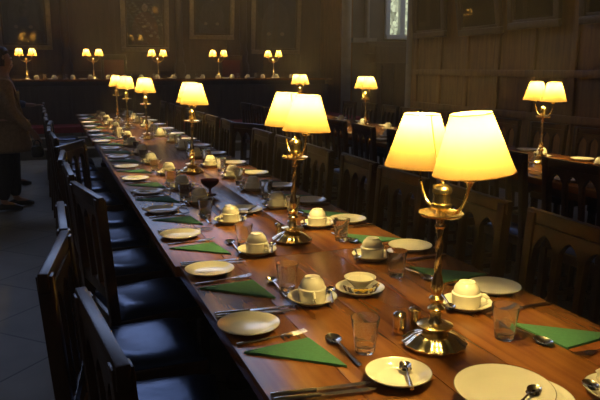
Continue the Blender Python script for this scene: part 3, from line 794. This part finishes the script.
# ------------------------------------------------------------------ portraits
M['paler_gilt'] = plain('paler gilt', (.26, .19, .12), .5, .2, var=.25, scale=25, bump=.4)  # paler gilt, used only on the end-wall frames
def portrait(wd, ht, label, loc, rz, tilt, robe, glassy=True, figure=True):
    root = empty('portrait', loc, rz); tag(root, label, 'painting')
    root.rotation_euler = (R(tilt), 0, rz)          # local: x across, z up, -y out of the wall
    f = MB(); t = .09
    for a, b in (((-wd/2, 0), (wd/2, t)), ((-wd/2, ht-t), (wd/2, ht)), ((-wd/2, t), (-wd/2+t, ht-t)), ((wd/2-t, t), (wd/2, ht-t))):
        f.span((a[0], -.06, a[1]), (b[0], 0, b[1]))
    f.build('frame', M['paler_gilt'] if rz == 0 else M['gilt'], root, bevel=.015)
    g = MB(); s = .035
    for a, b in (((-wd/2+t, t), (wd/2-t, t+s)), ((-wd/2+t, ht-t-s), (wd/2-t, ht-t)), ((-wd/2+t, t+s), (-wd/2+t+s, ht-t-s)), ((wd/2-t-s, t+s), (wd/2-t, ht-t-s))):
        g.span((a[0], -.045, a[1]), (b[0], -.005, b[1]))
    g.build('inner_moulding', M['gilt'], root, bevel=.006)
    c = MB().span((-wd/2+t, -.016, t), (wd/2-t, -.006, ht-t)).build('canvas', M['canvas'], root, smooth=False)
    if figure:
        iw, ih = wd-2*t, ht-2*t
        y0, y1 = -.0175, -.016
        tr = lambda x, z, y: (x, y, t+z)
        pts = [(-.36, .02), (.36, .02), (.33, .40), (.24, .58), (.08, .66), (-.08, .66), (-.24, .58), (-.33, .40)]
        MB().prism([(x*iw, z*ih) for x, z in pts], y0, y1, tr).build('painted_robe', robe, c, smooth=False)
        k = MB()
        k.prism([(.075*iw*math.cos(q*PI/10), (.74 + .0)*ih + .1*iw*math.sin(q*PI/10)) for q in range(20)], y0-.0005, y1, tr)
        for hx in (-.17, .15):
            k.prism([(hx*iw+.05*iw*math.cos(q*PI/8), .22*ih+.04*iw*math.sin(q*PI/8)) for q in range(16)], y0-.0005, y1, tr)
        k.build('painted_skin', M['paint_skin'], c, smooth=False)
    if glassy:
        MB().span((-wd/2+t, -.026, t), (wd/2-t, -.022, ht-t)).build('glass_pane', M['pane'], root, smooth=False)
    return root
Yp = YF - .045
portrait(1.0, 1.75, 'dark portrait nearest the aisle on the end wall, above the first lamp', (-.33, Yp-.02, 1.80), 0, 7.4, M['paint_coat'])
portrait(.98, 1.25, 'dark glazed portrait on the end wall, mirroring lamps in its glass', (2.0, Yp-.02, 1.78), 0, 7.4, M['paint_red'])
portrait(.98, 1.25, 'dark portrait on the end wall above the fourth high-table lamp', (3.42, Yp-.02, 2.05), 0, 7.4, M['paint_coat'])
portrait(1.15, 1.75, 'large dark portrait on the end wall nearest the bay', (4.87, Yp-.02, 1.75), 0, 6.0, M['paint_coat'])
Xp = XR - .05
portrait(.98, 1.3, 'dim portrait on the side wall beside the bay window', (Xp-.02, 9.62, 1.93), -PI/2, 4.0, M['paint_coat'])
portrait(1.05, 1.3, 'side-wall portrait with a lamp mirrored in its glass', (Xp-.02, 8.25, 1.92), -PI/2-R(1.0), 9.2, M['paint_coat'])
portrait(.98, 1.3, 'gilt-framed dark portrait on the side wall, second from the photo edge', (Xp-.02, 7.12, 1.95), -PI/2, 4.0, M['paint_red'])
portrait(.98, 1.3, 'side-wall portrait cut off by the photo edge above the second table', (Xp-.02, 5.82, 1.95), -PI/2, 4.0, M['paint_red'])

# ------------------------------------------------------------------ people
def skin_obj(name, pts, edges, radii, mat, parent=None, root=0, sub=2):
    me = bpy.data.meshes.new(name); me.from_pydata([Vector(p) for p in pts], edges, []); me.update()
    o = bpy.data.objects.new(name, me); COL.objects.link(o)
    md = o.modifiers.new('skin', 'SKIN')
    if not me.skin_vertices: me.attributes
    for v, r in zip(me.skin_vertices[0].data, radii):
        v.radius = r if hasattr(r, '__len__') else (r, r)
        v.use_root = False
    me.skin_vertices[0].data[root].use_root = True
    md.use_smooth_shade = True
    s = o.modifiers.new('sub', 'SUBSURF'); s.levels = sub; s.render_levels = sub
    me.materials.append(mat)
    if parent: o.parent = parent
    return o
def person(loc, rz, label, coatm, coat_len, armpose, look):
    """local: +x is the way the person faces, y to the person's own left"""
    root = empty('person', loc, rz); tag(root, label, 'person')
    hipz, kz = .92, .50
    P = []; E = []; Rr = []
    def v(p, r): P.append(p); Rr.append(r); return len(P)-1
    pel = v((0, 0, .96), (.13, .10))
    ab = v((0, 0, 1.10), (.135, .10)); E.append((pel, ab))
    ch = v((.0, 0, 1.28), (.15, .105)); E.append((ab, ch))
    nk = v((.0, 0, 1.43), (.075, .07)); E.append((ch, nk))
    n2 = v((.01, 0, 1.49), (.052, .052)); E.append((nk, n2))
    hd = v((.03, 0, 1.57), (.078, .085)); E.append((n2, hd))
    h2 = v((.03, 0, 1.65), (.078, .088)); E.append((hd, h2))
    h3 = v((.02, 0, 1.71), (.050, .055)); E.append((h2, h3))
    for s in (-1, 1):
        dx = .05*s
        hp = v((0, s*.09, .90), .085); kn = v((.01+dx, s*.095, .50), .058); ak = v((-.02+dx*1.6, s*.10, .09), .040); toe = v((.13+dx*1.6, s*.11, .035), .032)
        E += [(pel, hp), (hp, kn), (kn, ak), (ak, toe)]
        sh = v((0, s*.185, 1.36), .055); el, wr, hn = armpose[0 if s > 0 else 1]
        e1 = v((el[0], s*el[1], el[2]), .042); w1 = v((wr[0], s*wr[1], wr[2]), .028); k1 = v((hn[0], s*hn[1], hn[2]), (.036, .018))
        E += [(ch, sh), (sh, e1), (e1, w1), (w1, k1)]
        d = (Vector(hn)-Vector(wr)).normalized()
        for q in range(4):
            off = (q-1.5)*.019
            b0 = Vector(hn)+d*.035; b1 = b0+d*(.036-.004*abs(q-1.3))+Vector((-.004, -.006, 0)); b2 = b1+d*.026+Vector((-.012, -.012, 0))
            i0 = v((b0.x+off, s*b0.y, b0.z), .009); i1 = v((b1.x+off, s*b1.y, b1.z), .0085); i2 = v((b2.x+off, s*b2.y, b2.z), .007)
            E += [(k1, i0), (i0, i1), (i1, i2)]
        tb = Vector(hn)+Vector((.03, -.01, -.005)); t2 = tb + d*.03
        i0 = v((tb.x, s*tb.y, tb.z), .010); i1 = v((t2.x, s*t2.y, t2.z), .008); E += [(k1, i0), (i0, i1)]
    # nose, ears
    ns = v((.125, 0, 1.60), .014); E.append((hd, ns))
    skin_obj('body', P, E, Rr, M['skin'], root)
    # face details
    f = MB()
    for s in (-1, 1): f.lathe([(0, -.011), (.008, -.008), (.011, 0), (.008, .008), (0, .011)], 10, (.105, s*.033, 1.632))
    f.build('eyes', M['china'], root)
    mt = MB(); mt.tube([(.098, -.022, 1.553), (.107, 0, 1.553), (.098, .022, 1.553)], .006, 6); mt.build('mouth', M['paint_red'], root)
    e = MB()
    for s in (-1, 1): e.tube([(.02, s*.088, 1.60), (.015, s*.097, 1.63), (.02, s*.092, 1.655)], [.010, .014, .009], 8)
    e.build('ears', M['skin'], root)
    hr = MB(); hr.lathe([(.0, .115), (.05, .108), (.085, .07), (.101, .01), (.102, -.05), (.09, -.09)], 28, (.008, 0, 1.635), fn=lambda a, r, z: .70 if (z < .05 and math.cos(a) > .35) else 1)
    hr.build('hair', M['hair'], root)
    # trousers
    P = [(0, 0, .97)]; Rr = [(.12, .10)]; E = []
    for s in (-1, 1):
        dx = .05*s; n = len(P)
        P += [(0, s*.092, .88), (.01+dx, s*.097, .50), (-.02+dx*1.6, s*.10, .11)]; Rr += [.090, .080, .066]
        E += [(0, n), (n, n+1), (n+1, n+2)]
    skin_obj('trousers', P, E, Rr, M['trouser'], root)
    for s in (-1, 1):
        dx = .05*s*1.6
        sh = MB(); pts = [(-.085+dx, s*.105, .045), (-.04+dx, s*.105, .055), (.03+dx, s*.108, .05), (.10+dx, s*.112, .038), (.165+dx, s*.115, .028)]
        sh.tube(pts, [.036, .047, .046, .046, .026], 14, flat=.8)
        sh.build('shoe', M['shoe'], root)
    # coat
    P = [(0, 0, coat_len), (0, 0, coat_len+.05), (0, 0, .98), (0, 0, 1.12), (0, 0, 1.29), (0, 0, 1.405), (.0, 0, 1.46)]
    Rr = [(.30, .25), (.29, .24), (.225, .185), (.18, .14), (.185, .135), (.10, .10), (.085, .08)]
    E = [(0, 1), (1, 2), (2, 3), (3, 4), (4, 5), (5, 6)]
    for s, ap in ((1, armpose[0]), (-1, armpose[1])):
        el, wr, hn = ap; n = len(P)
        wr2 = Vector(el)+(Vector(wr)-Vector(el))*.92
        P += [(0, s*.19, 1.36), (el[0], s*el[1], el[2]), (wr2.x, s*wr2.y, wr2.z)]; Rr += [.075, .062, .050]
        E += [(4, n), (n, n+1), (n+1, n+2)]
    skin_obj('coat', P, E, Rr, coatm, root, root=3)
    return root
arm_dn = ((.0, .235, 1.09), (.06, .24, .86), (.085, .235, .79))
arm_fw = ((.03, .235, 1.09), (.22, .225, .87), (.26, .22, .80))
p1 = person((-.42, 7.40, 0), R(12), 'person in a long brown coat and black trousers standing in the aisle', M['coat'], .62, (arm_dn, arm_fw), 0)
arm_up = ((.10, .25, 1.10), (.30, .18, 1.07), (.37, .17, 1.07))
p2 = person((-.47, 8.75, 0), R(10), 'person in a navy jacket, mostly hidden behind the brown-coated person, one forearm held out', M['navy'], .95, (arm_up, arm_dn), 0)
p1.scale = (.95,)*3; p2.scale = (.93,)*3
hb = empty('handbag', (-.13, 7.22, .555)); tag(hb, 'small black bag held in the hand of the brown-coated person', 'bag')
MB().lathe([(0, 0), (.05, .005), (.065, .03), (.06, .09), (.045, .115), (0, .12)], 18).build('pouch', M['bag'], hb)
MB().tube([(-.03, 0, .11), (-.03, 0, .15), (-.01, 0, .175), (.01, 0, .175), (.03, 0, .15), (.03, 0, .11)], .006, 8).build('strap', M['bag'], hb)

# ------------------------------------------------------------------ camera, world, view
cam = bpy.data.cameras.new('camera'); co = bpy.data.objects.new('camera', cam); COL.objects.link(co)
cam.sensor_width = 36; cam.lens = 36*660/600; cam.clip_start = .02
pitch, yaw = R(11.3934), R(20.7442)
co.location = (0, 0, 1.46); co.rotation_euler = (PI/2 - pitch, 0, -yaw)
sc.camera = co
wd = bpy.data.worlds.new('world'); sc.world = wd; wd.use_nodes = True
wd.node_tree.nodes['Background'].inputs[0].default_value = (.30, .38, .5, 1); wd.node_tree.nodes['Background'].inputs[1].default_value = .3
# thin warm haze, added for lamp glow and to lift the dark areas
vs = wd.node_tree.nodes.new('ShaderNodeVolumeScatter')
vs.inputs['Color'].default_value = (1, .80, .58, 1); vs.inputs['Density'].default_value = .010; vs.inputs['Anisotropy'].default_value = .3
wd.node_tree.links.new(vs.outputs[0], wd.node_tree.nodes['World Output'].inputs['Volume'])
sc.view_settings.view_transform = 'Standard'; sc.view_settings.look = 'None'; sc.view_settings.gamma = 1; sc.view_settings.use_curve_mapping = False
sc.view_settings.exposure = 0.15
